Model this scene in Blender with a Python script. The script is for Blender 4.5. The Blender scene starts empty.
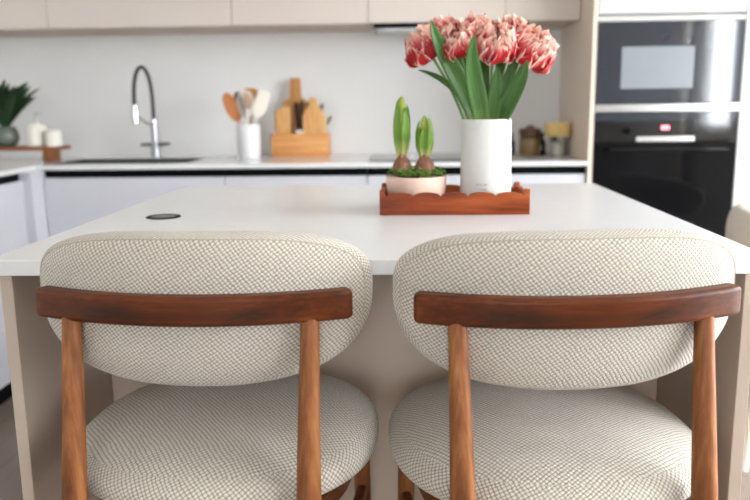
import bpy, bmesh, math, random
from mathutils import Vector, Matrix, noise
PI = math.pi
C = bpy.context.scene.collection
sc = bpy.context.scene

# ---------------------------------------------------------------- materials
def new_mat(name):
    m = bpy.data.materials.new(name); m.use_nodes = True
    nt = m.node_tree
    return m, nt, nt.nodes['Principled BSDF']

def lin(r, g, b):
    f = lambda c: (c/255/12.92) if c/255 <= .04045 else ((c/255+.055)/1.055)**2.4
    return (f(r), f(g), f(b), 1)

def N(nt, typ, **kw):
    n = nt.nodes.new(typ)
    for k, v in kw.items():
        if k.startswith('i_'):
            n.inputs[k[2:].replace('_', ' ')].default_value = v
        else:
            setattr(n, k, v)
    return n

def mth(nt, op, a, b=None, clamp=False):
    n = nt.nodes.new('ShaderNodeMath'); n.operation = op; n.use_clamp = clamp
    for i, v in enumerate((a, b)):
        if v is None: continue
        if isinstance(v, (int, float)): n.inputs[i].default_value = v
        else: nt.links.new(v, n.inputs[i])
    return n.outputs[0]

def ramp(nt, fac, stops):
    r = nt.nodes.new('ShaderNodeValToRGB')
    e = r.color_ramp.elements
    while len(e) < len(stops): e.new(.5)
    for el, (p, c) in zip(e, stops): el.position = p; el.color = c
    nt.links.new(fac, r.inputs[0])
    return r.outputs[0]

def plain(name, col, rough=.5, metal=0, ior=1.5, var=.04, scale=6, coat=0, bump=0, bscale=200):
    """one colour with a faint procedural variation"""
    m, nt, b = new_mat(name)
    tc = N(nt, 'ShaderNodeTexCoord')
    nz = N(nt, 'ShaderNodeTexNoise', i_Scale=scale, i_Detail=4.0)
    nt.links.new(tc.outputs['Object'], nz.inputs['Vector'])
    lo = tuple(c*(1-var) for c in col[:3])+(1,); hi = tuple(min(1, c*(1+var)) for c in col[:3])+(1,)
    nt.links.new(ramp(nt, nz.outputs['Fac'], [(.3, lo), (.7, hi)]), b.inputs['Base Color'])
    b.inputs['Roughness'].default_value = rough; b.inputs['Metallic'].default_value = metal
    b.inputs['IOR'].default_value = ior; b.inputs['Coat Weight'].default_value = coat
    b.inputs['Coat Roughness'].default_value = .05
    if bump:
        n2 = N(nt, 'ShaderNodeTexNoise', i_Scale=bscale, i_Detail=3.0)
        nt.links.new(tc.outputs['Object'], n2.inputs['Vector'])
        bp = N(nt, 'ShaderNodeBump', i_Strength=bump, i_Distance=.002)
        nt.links.new(n2.outputs['Fac'], bp.inputs['Height']); nt.links.new(bp.outputs[0], b.inputs['Normal'])
    return m

def wood(name, dark, mid, light, axis='X', rough=.38, freq=26, coat=.15):
    m, nt, b = new_mat(name)
    tc = N(nt, 'ShaderNodeTexCoord'); mp = N(nt, 'ShaderNodeMapping')
    s = {'X': (.09, 1, 1), 'Y': (1, .09, 1), 'Z': (1, 1, .09)}[axis]
    mp.inputs['Scale'].default_value = s
    nt.links.new(tc.outputs['Object'], mp.inputs['Vector'])
    n1 = N(nt, 'ShaderNodeTexNoise', i_Scale=float(freq), i_Detail=5.0, i_Roughness=.6, i_Distortion=.8)
    n2 = N(nt, 'ShaderNodeTexNoise', i_Scale=float(freq*7), i_Detail=3.0)
    for n in (n1, n2): nt.links.new(mp.outputs[0], n.inputs['Vector'])
    f = mth(nt, 'ADD', mth(nt, 'MULTIPLY', n1.outputs['Fac'], .75), mth(nt, 'MULTIPLY', n2.outputs['Fac'], .25))
    nt.links.new(ramp(nt, f, [(.34, dark), (.5, mid), (.66, light)]), b.inputs['Base Color'])
    b.inputs['Roughness'].default_value = rough
    b.inputs['Coat Weight'].default_value = coat; b.inputs['Coat Roughness'].default_value = .25
    b.inputs['Specular IOR Level'].default_value = .22
    bp = N(nt, 'ShaderNodeBump', i_Strength=.12, i_Distance=.001)
    nt.links.new(f, bp.inputs['Height']); nt.links.new(bp.outputs[0], b.inputs['Normal'])
    return m

def weave_mat(name='woven_cream_fabric', p=.0050):
    m, nt, b = new_mat(name)
    uv = N(nt, 'ShaderNodeUVMap')
    nz = N(nt, 'ShaderNodeTexNoise', i_Scale=120.0, i_Detail=2.0)
    nt.links.new(uv.outputs[0], nz.inputs['Vector'])
    sep = N(nt, 'ShaderNodeSeparateXYZ'); nt.links.new(uv.outputs[0], sep.inputs[0])
    sepn = N(nt, 'ShaderNodeSeparateColor'); nt.links.new(nz.outputs['Color'], sepn.inputs[0])
    k = .0034
    nw = N(nt, 'ShaderNodeTexNoise', i_Scale=22.0, i_Detail=1.0); nt.links.new(uv.outputs[0], nw.inputs['Vector'])
    sepw = N(nt, 'ShaderNodeSeparateColor'); nt.links.new(nw.outputs['Color'], sepw.inputs[0])
    u = mth(nt, 'ADD', sep.outputs[0], mth(nt, 'ADD', mth(nt, 'MULTIPLY', mth(nt, 'SUBTRACT', sepn.outputs[0], .5), k), mth(nt, 'MULTIPLY', mth(nt, 'SUBTRACT', sepw.outputs[0], .5), .006)))
    v = mth(nt, 'ADD', sep.outputs[1], mth(nt, 'ADD', mth(nt, 'MULTIPLY', mth(nt, 'SUBTRACT', sepn.outputs[1], .5), k), mth(nt, 'MULTIPLY', mth(nt, 'SUBTRACT', sepw.outputs[1], .5), .006)))
    a = mth(nt, 'ADD', mth(nt, 'MULTIPLY', u, .80), mth(nt, 'MULTIPLY', v, .60))
    c = mth(nt, 'SUBTRACT', mth(nt, 'MULTIPLY', v, .80), mth(nt, 'MULTIPLY', u, .52))
    sa = mth(nt, 'ABSOLUTE', mth(nt, 'SINE', mth(nt, 'MULTIPLY', a, PI/p)))
    sb = mth(nt, 'ABSOLUTE', mth(nt, 'SINE', mth(nt, 'MULTIPLY', c, PI/(p*.86))))
    h = mth(nt, 'POWER', mth(nt, 'MULTIPLY', sa, sb), .6)
    n2 = N(nt, 'ShaderNodeTexNoise', i_Scale=420.0, i_Detail=2.0); nt.links.new(uv.outputs[0], n2.inputs['Vector'])
    h2 = mth(nt, 'ADD', mth(nt, 'MULTIPLY', h, .85), mth(nt, 'MULTIPLY', n2.outputs['Fac'], .25))
    col = ramp(nt, h2, [(.12, lin(128, 113, 92)), (.5, lin(188, 179, 165)), (.85, lin(220, 214, 204))])
    nt.links.new(col, b.inputs['Base Color'])
    b.inputs['Roughness'].default_value = .95
    b.inputs['Specular IOR Level'].default_value = .15
    b.inputs['Sheen Weight'].default_value = .25; b.inputs['Sheen Roughness'].default_value = .5
    bp = N(nt, 'ShaderNodeBump', i_Strength=.8, i_Distance=.0016)
    nt.links.new(h2, bp.inputs['Height']); nt.links.new(bp.outputs[0], b.inputs['Normal'])
    return m

def glassy(name, col=(1, 1, 1, 1), rough=.02):
    m, nt, b = new_mat(name)
    nz = N(nt, 'ShaderNodeTexNoise', i_Scale=3.0)
    nt.links.new(ramp(nt, nz.outputs['Fac'], [(.3, tuple(c*.97 for c in col[:3])+(1,)), (.7, col)]), b.inputs['Base Color'])
    b.inputs['Transmission Weight'].default_value = 1; b.inputs['Roughness'].default_value = rough
    return m

def pane_mat():
    m = bpy.data.materials.new('window_glass'); m.use_nodes = True; nt = m.node_tree
    nt.nodes.clear()
    o = N(nt, 'ShaderNodeOutputMaterial'); mx = N(nt, 'ShaderNodeMixShader', i_Fac=.06)
    t = N(nt, 'ShaderNodeBsdfTransparent'); g = N(nt, 'ShaderNodeBsdfGlossy', i_Roughness=.01)
    nt.links.new(t.outputs[0], mx.inputs[1]); nt.links.new(g.outputs[0], mx.inputs[2]); nt.links.new(mx.outputs[0], o.inputs[0])
    return m

def emit(name, col, s):
    m, nt, b = new_mat(name)
    b.inputs['Base Color'].default_value = (.02, .02, .02, 1)
    nz = N(nt, 'ShaderNodeTexNoise', i_Scale=40.0)
    nt.links.new(ramp(nt, nz.outputs['Fac'], [(.3, tuple(c*.9 for c in col[:3])+(1,)), (.7, col)]), b.inputs['Emission Color'])
    b.inputs['Emission Strength'].default_value = s
    return m

def translucent(nt, b, f):
    out = nt.nodes['Material Output']; t = N(nt, 'ShaderNodeBsdfTranslucent'); mx = N(nt, 'ShaderNodeMixShader', i_Fac=f)
    nt.links.new(b.inputs['Base Color'].links[0].from_socket, t.inputs['Color'])
    nt.links.new(b.outputs[0], mx.inputs[1]); nt.links.new(t.outputs[0], mx.inputs[2]); nt.links.new(mx.outputs[0], out.inputs['Surface'])

def petal_mat(name, base, mid, edge, e0, e1):
    m, nt, b = new_mat(name)
    uv = N(nt, 'ShaderNodeUVMap'); sep = N(nt, 'ShaderNodeSeparateXYZ'); nt.links.new(uv.outputs[0], sep.inputs[0])
    uu = mth(nt, 'ABSOLUTE', mth(nt, 'SUBTRACT', mth(nt, 'MULTIPLY', sep.outputs[0], 2.0), 1.0))
    mp = N(nt, 'ShaderNodeMapping'); mp.inputs['Scale'].default_value = (9, 1.6, 1)
    nt.links.new(uv.outputs[0], mp.inputs['Vector'])
    nz = N(nt, 'ShaderNodeTexNoise', i_Scale=1.6, i_Detail=3.0); nt.links.new(mp.outputs[0], nz.inputs['Vector'])
    e = mth(nt, 'MAXIMUM', mth(nt, 'POWER', uu, 2.0), mth(nt, 'POWER', sep.outputs[1], 2.2))
    f = mth(nt, 'ADD', e, mth(nt, 'MULTIPLY', mth(nt, 'SUBTRACT', nz.outputs['Fac'], .5), .9))
    nt.links.new(ramp(nt, f, [(e0, base), ((e0+e1)/2, mid), (e1, edge)]), b.inputs['Base Color'])
    b.inputs['Roughness'].default_value = .5
    translucent(nt, b, .35)
    return m

def leaf_mat(name, dark, light, tip=None):
    m, nt, b = new_mat(name)
    uv = N(nt, 'ShaderNodeUVMap'); mp = N(nt, 'ShaderNodeMapping'); mp.inputs['Scale'].default_value = (14, .8, 1)
    nt.links.new(uv.outputs[0], mp.inputs['Vector'])
    nz = N(nt, 'ShaderNodeTexNoise', i_Scale=2.0, i_Detail=3.0); nt.links.new(mp.outputs[0], nz.inputs['Vector'])
    col = ramp(nt, nz.outputs['Fac'], [(.3, dark), (.72, light)])
    if tip:
        sep = N(nt, 'ShaderNodeSeparateXYZ'); nt.links.new(uv.outputs[0], sep.inputs[0])
        mx = N(nt, 'ShaderNodeMix', data_type='RGBA')
        nt.links.new(ramp(nt, sep.outputs[1], [(.0, (1, 1, 1, 1)), (.35, (0, 0, 0, 1))]), mx.inputs['Factor'])
        nt.links.new(col, mx.inputs['A']); mx.inputs['B'].default_value = tip
        col = mx.outputs['Result']
    nt.links.new(col, b.inputs['Base Color'])
    b.inputs['Roughness'].default_value = .38
    translucent(nt, b, .22)
    return m

def floor_mat():
    m, nt, b = new_mat('floor_planks')
    tc = N(nt, 'ShaderNodeTexCoord')
    br = N(nt, 'ShaderNodeTexBrick', i_Scale=1.0, i_Mortar_Size=.002, i_Brick_Width=1.4, i_Row_Height=.19)
    mp0 = N(nt, 'ShaderNodeMapping'); mp0.inputs['Rotation'].default_value = (0, 0, PI/2)
    nt.links.new(tc.outputs['Object'], mp0.inputs['Vector']); nt.links.new(mp0.outputs[0], br.inputs['Vector'])
    br.inputs['Color1'].default_value = lin(146, 132, 121); br.inputs['Color2'].default_value = lin(136, 123, 112)
    br.inputs['Mortar'].default_value = lin(105, 95, 88)
    mp = N(nt, 'ShaderNodeMapping'); mp.inputs['Scale'].default_value = (12, .8, 1)
    nt.links.new(tc.outputs['Object'], mp.inputs['Vector'])
    nz = N(nt, 'ShaderNodeTexNoise', i_Scale=3.0, i_Detail=5.0); nt.links.new(mp.outputs[0], nz.inputs['Vector'])
    mx = N(nt, 'ShaderNodeMix', data_type='RGBA', blend_type='MULTIPLY'); mx.inputs['Factor'].default_value = .5
    nt.links.new(br.outputs['Color'], mx.inputs['A'])
    nt.links.new(ramp(nt, nz.outputs['Fac'], [(.3, (.75, .73, .7, 1)), (.7, (1, 1, 1, 1))]), mx.inputs['B'])
    nt.links.new(mx.outputs['Result'], b.inputs['Base Color']); b.inputs['Roughness'].default_value = .45
    return m

M = {}
M['fabric'] = weave_mat()
M['seat_fabric'] = weave_mat('woven_cream_seat_fabric', .0060)
M['piping'] = plain('piping_thread', lin(188, 176, 158), .9)
M['rail'] = wood('walnut_rail', lin(54, 24, 8), lin(86, 39, 13), lin(114, 58, 24), 'X', .4, 26, .04)
M['leg'] = wood('walnut_leg', lin(94, 52, 25), lin(138, 84, 45), lin(176, 120, 74), 'Z', .42, 22, .04)
M['side_rail'] = wood('walnut_side', lin(60, 28, 12), lin(92, 48, 22), lin(122, 70, 36), 'Y', .42, 26, .04)
M['quartz'] = plain('white_quartz', lin(224, 224, 224), .12, var=.012, scale=30)
M['quartz_satin'] = plain('white_satin_quartz', lin(224, 225, 226), .26, ior=1.42, var=.012, scale=30)
M['cashmere'] = plain('cashmere_board', lin(188, 172, 157), .5, var=.02)
M['panel'] = plain('taupe_panel', lin(192, 174, 157), .5, var=.02)
M['column_panel'] = plain('beige_column_panel', lin(226, 210, 194), .5, var=.02)
M['white_front'] = plain('white_lacquer_front', lin(203, 203, 209), .35, var=.012)
M['upper_front'] = plain('warm_white_front', lin(204, 193, 184), .4, var=.015)
M['body'] = plain('cabinet_carcass', lin(205, 198, 192), .5, var=.02)
M['wall'] = plain('white_wall_paint', lin(226, 226, 224), .7, var=.012)
M['ceil'] = plain('white_ceiling_paint', lin(240, 240, 238), .8, var=.01)
M['black'] = plain('black_channel', lin(3, 4, 5), .5, var=.1)
M['black'].node_tree.nodes['Principled BSDF'].inputs['Specular IOR Level'].default_value = .08
M['black_glass'] = plain('black_oven_glass', lin(7, 8, 11), .05, ior=1.42, var=.05)
M['panel_glass'] = plain('black_panel_glass', lin(9, 10, 13), .06, ior=1.85, var=.05)
M['grey_glass'] = plain('smoked_glass', lin(46, 50, 58), .05, ior=1.85, var=.04)
M['screen'] = plain('pale_oven_window', lin(130, 136, 142), .3, var=.04)
M['steel'] = plain('brushed_steel', lin(205, 205, 203), .25, 1)
M['chrome'] = plain('chrome', lin(190, 192, 196), .12, 1, var=.01)
M['sink_dark'] = plain('sink_dark_steel', lin(78, 84, 80), .35, 1)
M['tap_steel'] = plain('tap_brushed_steel', lin(168, 170, 174), .32, 1)
M['dark_steel'] = plain('sink_steel', lin(120, 126, 122), .3, 1)
M['rubber'] = plain('black_rubber_hose', lin(12, 13, 15), .5)
M['trim_white'] = plain('white_trim', lin(196, 196, 194), .3, var=.01)
M['red_led'] = emit('red_display', (1, .16, .2, 1), 2.2)
M['tray'] = wood('cherry_tray_wood', lin(92, 34, 11), lin(138, 60, 22), lin(172, 88, 40), 'X', .45, 20, .04)
M['vase'] = plain('white_rough_ceramic', lin(216, 215, 211), .7, var=.02, bump=.6, bscale=55)
M['stamp'] = plain('grey_stamp', lin(168, 168, 164), .7)
M['pot_pink'] = plain('blush_clay', lin(226, 194, 176), .55, var=.03, bump=.15, bscale=90)
M['soil'] = plain('dark_soil', lin(52, 38, 26), .9, var=.3, scale=90, bump=.8)
M['bulb'] = plain('bulb_skin', lin(132, 88, 66), .45, var=.35, scale=60)
M['moss'] = plain('green_moss', lin(92, 128, 40), .7, var=.45, scale=80)
M['shoot'] = leaf_mat('hyacinth_leaf', lin(84, 132, 34), lin(146, 182, 66), lin(216, 212, 140))
M['shoot_tip'] = leaf_mat('hyacinth_bud', lin(150, 178, 60), lin(208, 212, 96))
M['leaf'] = leaf_mat('tulip_leaf', lin(46, 90, 36), lin(104, 146, 74), lin(168, 192, 98))
M['stem'] = plain('tulip_stem', lin(112, 150, 72), .45)
M['petal_out'] = petal_mat('red_petal', lin(188, 14, 24), lin(206, 34, 44), lin(250, 214, 196), .56, .92)
M['petal_in'] = petal_mat('blush_petal', lin(186, 20, 38), lin(222, 84, 90), lin(252, 218, 200), .30, .86)
M['crock'] = plain('white_ceramic', lin(218, 218, 220), .35, var=.01)
M['spoon'] = wood('orange_wood', lin(150, 84, 44), lin(188, 116, 68), lin(208, 142, 92), 'Z', .5)
M['dark_wood'] = wood('dark_wood', lin(48, 30, 20), lin(74, 48, 32), lin(98, 66, 44), 'Z', .45)
M['pale_wood'] = wood('pale_wood', lin(206, 182, 146), lin(222, 202, 170), lin(236, 220, 192), 'Z', .5)
M['board'] = wood('beech_board', lin(190, 136, 78), lin(214, 164, 104), lin(228, 184, 126), 'Z', .5)
M['board_dark'] = wood('oak_board', lin(160, 108, 58), lin(190, 136, 78), lin(206, 156, 98), 'Z', .5)
M['box_wood'] = wood('honey_box_wood', lin(196, 132, 74), lin(214, 152, 92), lin(226, 170, 112), 'X', .5)
M['silicone'] = plain('cream_silicone', lin(236, 230, 218), .5)
M['cream'] = plain('cream_ceramic', lin(228, 224, 212), .4)
M['cork'] = plain('cork_lid', lin(214, 186, 122), .8, var=.12, scale=80)
M['grain'] = plain('dry_grain', lin(178, 146, 92), .8, var=.3, scale=160)
M['spice'] = plain('brown_lid_wood', lin(92, 56, 34), .5, var=.15)
M['dark_bottle'] = plain('dark_bottle_glass', lin(24, 22, 22), .12)
M['glass'] = glassy('clear_glass', (.97, .98, .98, 1))
M['pot_green'] = plain('grey_green_glaze', lin(92, 102, 92), .2, var=.15)
M['plant'] = leaf_mat('dark_plant_leaf', lin(22, 44, 26), lin(48, 84, 42))
M['riser'] = wood('riser_wood', lin(88, 50, 28), lin(128, 76, 44), lin(158, 100, 62), 'X', .45)
M['floor'] = floor_mat()
M['frame'] = plain('white_window_frame', lin(238, 238, 236), .4)
M['pane'] = pane_mat()
M['curtain'] = plain('white_curtain', lin(244, 240, 230), .9, var=.03)
M['outdoors'] = plain('pale_paving', lin(170, 168, 160), .9)

# ---------------------------------------------------------------- mesh helpers
def link(name, me, mat, parent=None):
    o = bpy.data.objects.new(name, me); C.objects.link(o)
    mats = mat if isinstance(mat, (list, tuple)) else [mat]
    for mm in mats: me.materials.append(mm)
    if parent is not None: o.parent = parent
    return o

def from_bm(name, bm, mat, parent=None, sharp=40, smooth=True):
    bmesh.ops.recalc_face_normals(bm, faces=bm.faces)
    me = bpy.data.meshes.new(name); bm.to_mesh(me); bm.free()
    if smooth:
        for p in me.polygons: p.use_smooth = True
        me.set_sharp_from_angle(angle=math.radians(sharp))
    return link(name, me, mat, parent)

def add_box(bm, x0, x1, y0, y1, z0, z1, bev=0, seg=2):
    r = bmesh.ops.create_cube(bm, size=1)
    vs = r['verts']
    for v in vs:
        v.co = Vector(((x0+x1)/2+v.co.x*(x1-x0), (y0+y1)/2+v.co.y*(y1-y0), (z0+z1)/2+v.co.z*(z1-z0)))
    if bev:
        es = list({e for v in vs for e in v.link_edges})
        bmesh.ops.bevel(bm, geom=es, offset=bev, segments=seg, affect='EDGES', profile=.5)

def box(name, x0, x1, y0, y1, z0, z1, mat, parent=None, bev=.002, seg=2):
    bm = bmesh.new(); add_box(bm, x0, x1, y0, y1, z0, z1, bev, seg)
    return from_bm(name, bm, mat, parent, 12)

def lathe_into(bm, prof, n=40, ox=0, oy=0, oz=0, fn=None):
    rings = []
    for i, (r, z) in enumerate(prof):
        ring = []
        for k in range(n):
            a = 2*PI*k/n
            rr = r if fn is None else fn(r, z, a)
            ring.append(bm.verts.new((ox+rr*math.cos(a), oy+rr*math.sin(a), oz+z)))
        rings.append(ring)
    for a, b in zip(rings, rings[1:]):
        for k in range(n):
            bm.faces.new((a[k], a[(k+1) % n], b[(k+1) % n], b[k]))
    bm.faces.new(rings[0]); bm.faces.new(rings[-1])

def lathe(name, prof, mat, parent=None, n=40, loc=(0, 0, 0), fn=None, sharp=40):
    bm = bmesh.new(); lathe_into(bm, prof, n, *loc, fn=fn)
    return from_bm(name, bm, mat, parent, sharp)

def tube_into(bm, pts, rad, n=12, cap=True, flat=1.0):
    pts = [Vector(p) for p in pts]
    if not isinstance(rad, (list, tuple)): rad = [rad]*len(pts)
    ref = None; rings = []
    for i, p in enumerate(pts):
        t = (pts[min(i+1, len(pts)-1)]-pts[max(i-1, 0)]).normalized()
        if ref is None:
            ref = t.cross(Vector((0, 0, 1)) if abs(t.z) < .9 else Vector((0, 1, 0))).normalized()
        ref = (ref - t*ref.dot(t)).normalized()
        bi = t.cross(ref)
        rings.append([bm.verts.new(p+(ref*math.cos(2*PI*k/n)+bi*math.sin(2*PI*k/n)*flat)*rad[i]) for k in range(n)])
    for a, b in zip(rings, rings[1:]):
        for k in range(n):
            bm.faces.new((a[k], a[(k+1) % n], b[(k+1) % n], b[k]))
    if cap:
        bm.faces.new(rings[0]); bm.faces.new(rings[-1])

def tube(name, pts, rad, mat, parent=None, n=12, sharp=50, flat=1.0):
    bm = bmesh.new(); tube_into(bm, pts, rad, n, flat=flat)
    return from_bm(name, bm, mat, parent, sharp)

def bez(p0, p1, p2, p3, n):
    p0, p1, p2, p3 = map(Vector, (p0, p1, p2, p3)); out = []
    for i in range(n+1):
        t = i/n; s = 1-t
        out.append(p0*s**3+p1*3*s*s*t+p2*3*s*t*t+p3*t**3)
    return out

def prism(name, poly, d0, d1, mat, parent=None, plane='XZ', bev=.002, seg=2, sharp=40, holes=None):
    """outline polygon extruded along the remaining axis"""
    def P(a, b, d):
        return {'XZ': (a, d, b), 'XY': (a, b, d), 'YZ': (d, a, b)}[plane]
    bm = bmesh.new()
    vs = [bm.verts.new(P(a, b, d0)) for a, b in poly]
    f = bm.faces.new(vs)
    r = bmesh.ops.extrude_face_region(bm, geom=[f])
    dv = Vector(P(0, 0, d1))-Vector(P(0, 0, d0))
    bmesh.ops.translate(bm, vec=dv, verts=[g for g in r['geom'] if isinstance(g, bmesh.types.BMVert)])
    o = from_bm(name, bm, mat, parent, sharp)
    if bev:
        md = o.modifiers.new('bevel', 'BEVEL'); md.width = bev; md.segments = seg; md.limit_method = 'ANGLE'; md.angle_limit = .7; md.harden_normals = True
    return o

def cells(name, us, vs, skip, t, mapf, mat, parent=None):
    """slab made of a grid of cells with some left open; mapf(u,v,d) -> xyz"""
    bm = bmesh.new()
    g = [[bm.verts.new(mapf(u, v, 0)) for v in vs] for u in us]
    fs = []
    for i in range(len(us)-1):
        for j in range(len(vs)-1):
            if skip(( us[i]+us[i+1])/2, (vs[j]+vs[j+1])/2): continue
            fs.append(bm.faces.new((g[i][j], g[i+1][j], g[i+1][j+1], g[i][j+1])))
    r = bmesh.ops.extrude_face_region(bm, geom=fs)
    dv = Vector(mapf(us[0], vs[0], t))-Vector(mapf(us[0], vs[0], 0))
    bmesh.ops.translate(bm, vec=dv, verts=[q for q in r['geom'] if isinstance(q, bmesh.types.BMVert)])
    loose = [v for v in bm.verts if not v.link_faces]
    if loose: bmesh.ops.delete(bm, geom=loose, context='VERTS')
    return from_bm(name, bm, mat, parent)

def grid_mesh(name, rows, uvs, mat, parent=None, mats_idx=None):
    """rows of points -> quads, with uv"""
    return multi_grid(name, [(rows, uvs, 0)], mat, parent)

def multi_grid(name, grids, mat, parent=None):
    verts, faces, fuv, fmi = [], [], [], []
    for rows, uvs, mi in grids:
        base = len(verts); nr, nc = len(rows), len(rows[0])
        for r in rows: verts += [tuple(p) for p in r]
        for i in range(nr-1):
            for j in range(nc-1):
                ids = [(i, j), (i, j+1), (i+1, j+1), (i+1, j)]
                faces.append([base+a*nc+b for a, b in ids]); fuv.append([uvs[a][b] for a, b in ids]); fmi.append(mi)
    me = bpy.data.meshes.new(name); me.from_pydata(verts, [], faces)
    ul = me.uv_layers.new(name='UVMap')
    for p, u, mi in zip(me.polygons, fuv, fmi):
        p.use_smooth = True; p.material_index = mi
        for li, q in zip(p.loop_indices, u): ul.data[li].uv = q
    me.update()
    return link(name, me, mat, parent)

def tag(o, label=None, cat=None, group=None, kind=None):
    if label: o['label'] = label
    if cat: o['category'] = cat
    if group: o['group'] = group
    if kind: o['kind'] = kind
    return o

def thing(name, label, cat, loc=(0, 0, 0), rz=0, group=None):
    o = bpy.data.objects.new(name, None); C.objects.link(o)
    o.empty_display_size = .05
    o.location = loc; o.rotation_euler = (0, 0, rz)
    return tag(o, label, cat, group)

def struct(o): o['kind'] = 'structure'; return o

def dup(root, loc, rz, label, group=None):
    r = root.copy(); C.objects.link(r); r.location = loc; r.rotation_euler = (0, 0, rz)
    r['label'] = label
    if group: r['group'] = group
    for ch in list(root.children):
        c = ch.copy(); C.objects.link(c); c.parent = r
        for g in list(ch.children):
            d = g.copy(); C.objects.link(d); d.parent = c
    return r

# ---------------------------------------------------------------- setting
TOP = .92            # worktop height
BW = 3.73            # back wall
XL, XR = -2.15, 2.6  # side walls
YR = -3.6            # rear wall
CH = 2.6
struct(box('floor', XL-.1, XR+.1, YR-.1, BW+.1, -.08, 0, M['floor'], bev=0))
struct(box('ceiling', XL-.1, XR+.1, YR-.1, BW+.1, CH, CH+.1, M['ceil'], bev=0))
struct(box('wall_back', XL-.1, XR+.1, BW, BW+.1, 0, CH, M['wall'], bev=0))
struct(box('wall_left', XL-.1, XL, YR, BW, 0, CH, M['wall'], bev=0))
# right wall with two windows, rear wall with an unseen window added for fill
WIN_R = [(-.82, -.10, .9, 2.2), (.14, 2.55, .12, 2.3)]
WIN_FILL = [(-.8, .6, 1.0, 2.15)]
def in_any(wins): return lambda u, v: any(a < u < b and c < v < d for a, b, c, d in wins)
ru = sorted({YR, BW, *[w[0] for w in WIN_R], *[w[1] for w in WIN_R]}); rv = sorted({0, CH, *[w[2] for w in WIN_R], *[w[3] for w in WIN_R]})
struct(cells('wall_right', ru, rv, in_any(WIN_R), .12, lambda u, v, d: (XR+d, u, v), M['wall']))
bu = sorted({XL, XR, WIN_FILL[0][0], WIN_FILL[0][1]}); bv = sorted({0, CH, WIN_FILL[0][2], WIN_FILL[0][3]})
struct(cells('wall_rear', bu, bv, in_any(WIN_FILL), .12, lambda u, v, d: (u, YR-d, v), M['wall']))

def window(n, a, b, z0, z1, side, mull):
    bm = bmesh.new(); w = .05
    def bar(u0, u1, v0, v1):
        if side == 'R': add_box(bm, XR+.03, XR+.09, u0, u1, v0, v1)
        else: add_box(bm, u0, u1, YR-.09, YR-.03, v0, v1)
    bar(a, b, z0, z0+w); bar(a, b, z1-w, z1); bar(a, a+w, z0+w, z1-w); bar(b-w, b, z0+w, z1-w)
    for k in range(1, mull):
        c = a+(b-a)*k/mull; bar(c-w/2, c+w/2, z0+w, z1-w)
    f = struct(from_bm('window_%d' % n, bm, M['frame']))
    bm = bmesh.new()
    if side == 'R': add_box(bm, XR+.057, XR+.063, a+.02, b-.02, z0+.02, z1-.02)
    else: add_box(bm, a+.02, b-.02, YR-.063, YR-.057, z0+.02, z1-.02)
    from_bm('window_pane', bm, M['pane'], f)
    L = bpy.data.lights.new('daylight_portal', 'AREA'); L.shape = 'RECTANGLE'; L.size = b-a; L.size_y = z1-z0
    L.cycles.is_portal = True
    lo = bpy.data.objects.new('daylight_portal', L); C.objects.link(lo)
    if side == 'R':
        lo.location = (XR+.11, (a+b)/2, (z0+z1)/2); lo.rotation_euler = (PI/2, 0, PI/2)
    else:
        lo.location = ((a+b)/2, YR-.11, (z0+z1)/2); lo.rotation_euler = (-PI/2, 0, 0)
window(1, *WIN_R[0], 'R', 1); window(2, *WIN_R[1], 'R', 3); window(3, *WIN_FILL[0], 'B', 2)  # third one is the added rear opening, brightening camera-facing sides

# ---------------------------------------------------------------- pillows (cushions)
def pillow(name, outline, T, n, mapf, mat, parent=None, nt=96, nphi=40):
    """soft cushion: outline(theta)->(a,b), half thickness T, profile exponent n; mapf(a,b,t)->xyz"""
    rows, uvs = [], []
    pr = []
    for i in range(nphi+1):
        ph = PI*i/nphi
        s, c = math.sin(ph), math.cos(ph)
        r = max(s, 0)**(2/n); t = -math.copysign(abs(c)**(2/n), c)*T
        pr.append((r, t))
    pr[0] = (0.002, pr[0][1]); pr[-1] = (.002, pr[-1][1])
    ol = [outline(2*PI*k/nt) for k in range(nt+1)]
    per = [0.0]
    for k in range(nt):
        per.append(per[-1]+math.hypot(ol[k+1][0]-ol[k][0], ol[k+1][1]-ol[k][1]))
    rc = .90
    i0 = next(i for i, p in enumerate(pr) if p[0] >= rc); i1 = max(i for i, p in enumerate(pr) if p[0] >= rc)
    def ring(i): r, t = pr[i]; return [mapf(a*r, b*r, t) for a, b in ol]
    def flat(i, sh): r, t = pr[i]; return [(a*r+sh, b*r+sh) for a, b in ol]
    Lm = sum(math.hypot(*q) for q in ol)/len(ol)
    arc = [0.0]
    for i in range(1, len(pr)):
        arc.append(arc[-1]+math.hypot((pr[i][0]-pr[i-1][0])*Lm, pr[i][1]-pr[i-1][1]))
    def rim(i): return [(u, arc[i]) for u in per]
    gr = []
    for lo, hi, f in ((0, i0, lambda i: flat(i, 0)), (i0, i1, rim), (i1, len(pr)-1, lambda i: flat(i, .3))):
        gr.append(([ring(i) for i in range(lo, hi+1)], [f(i) for i in range(lo, hi+1)], 0))
    o = multi_grid(name, gr, mat, parent)
    bm = bmesh.new(); bm.from_mesh(o.data)
    bmesh.ops.remove_doubles(bm, verts=bm.verts, dist=1e-5)
    bmesh.ops.recalc_face_normals(bm, faces=bm.faces)
    bm.to_mesh(o.data); bm.free()
    return o, pr, i0

def sup(th, w, hu, hd, nu, nd):
    c, s = math.cos(th), math.sin(th)
    n = nu if s >= 0 else nd; h = hu if s >= 0 else hd
    return (math.copysign(abs(c)**(2/n), c)*w, math.copysign(abs(s)**(2/n), s)*h)

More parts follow.
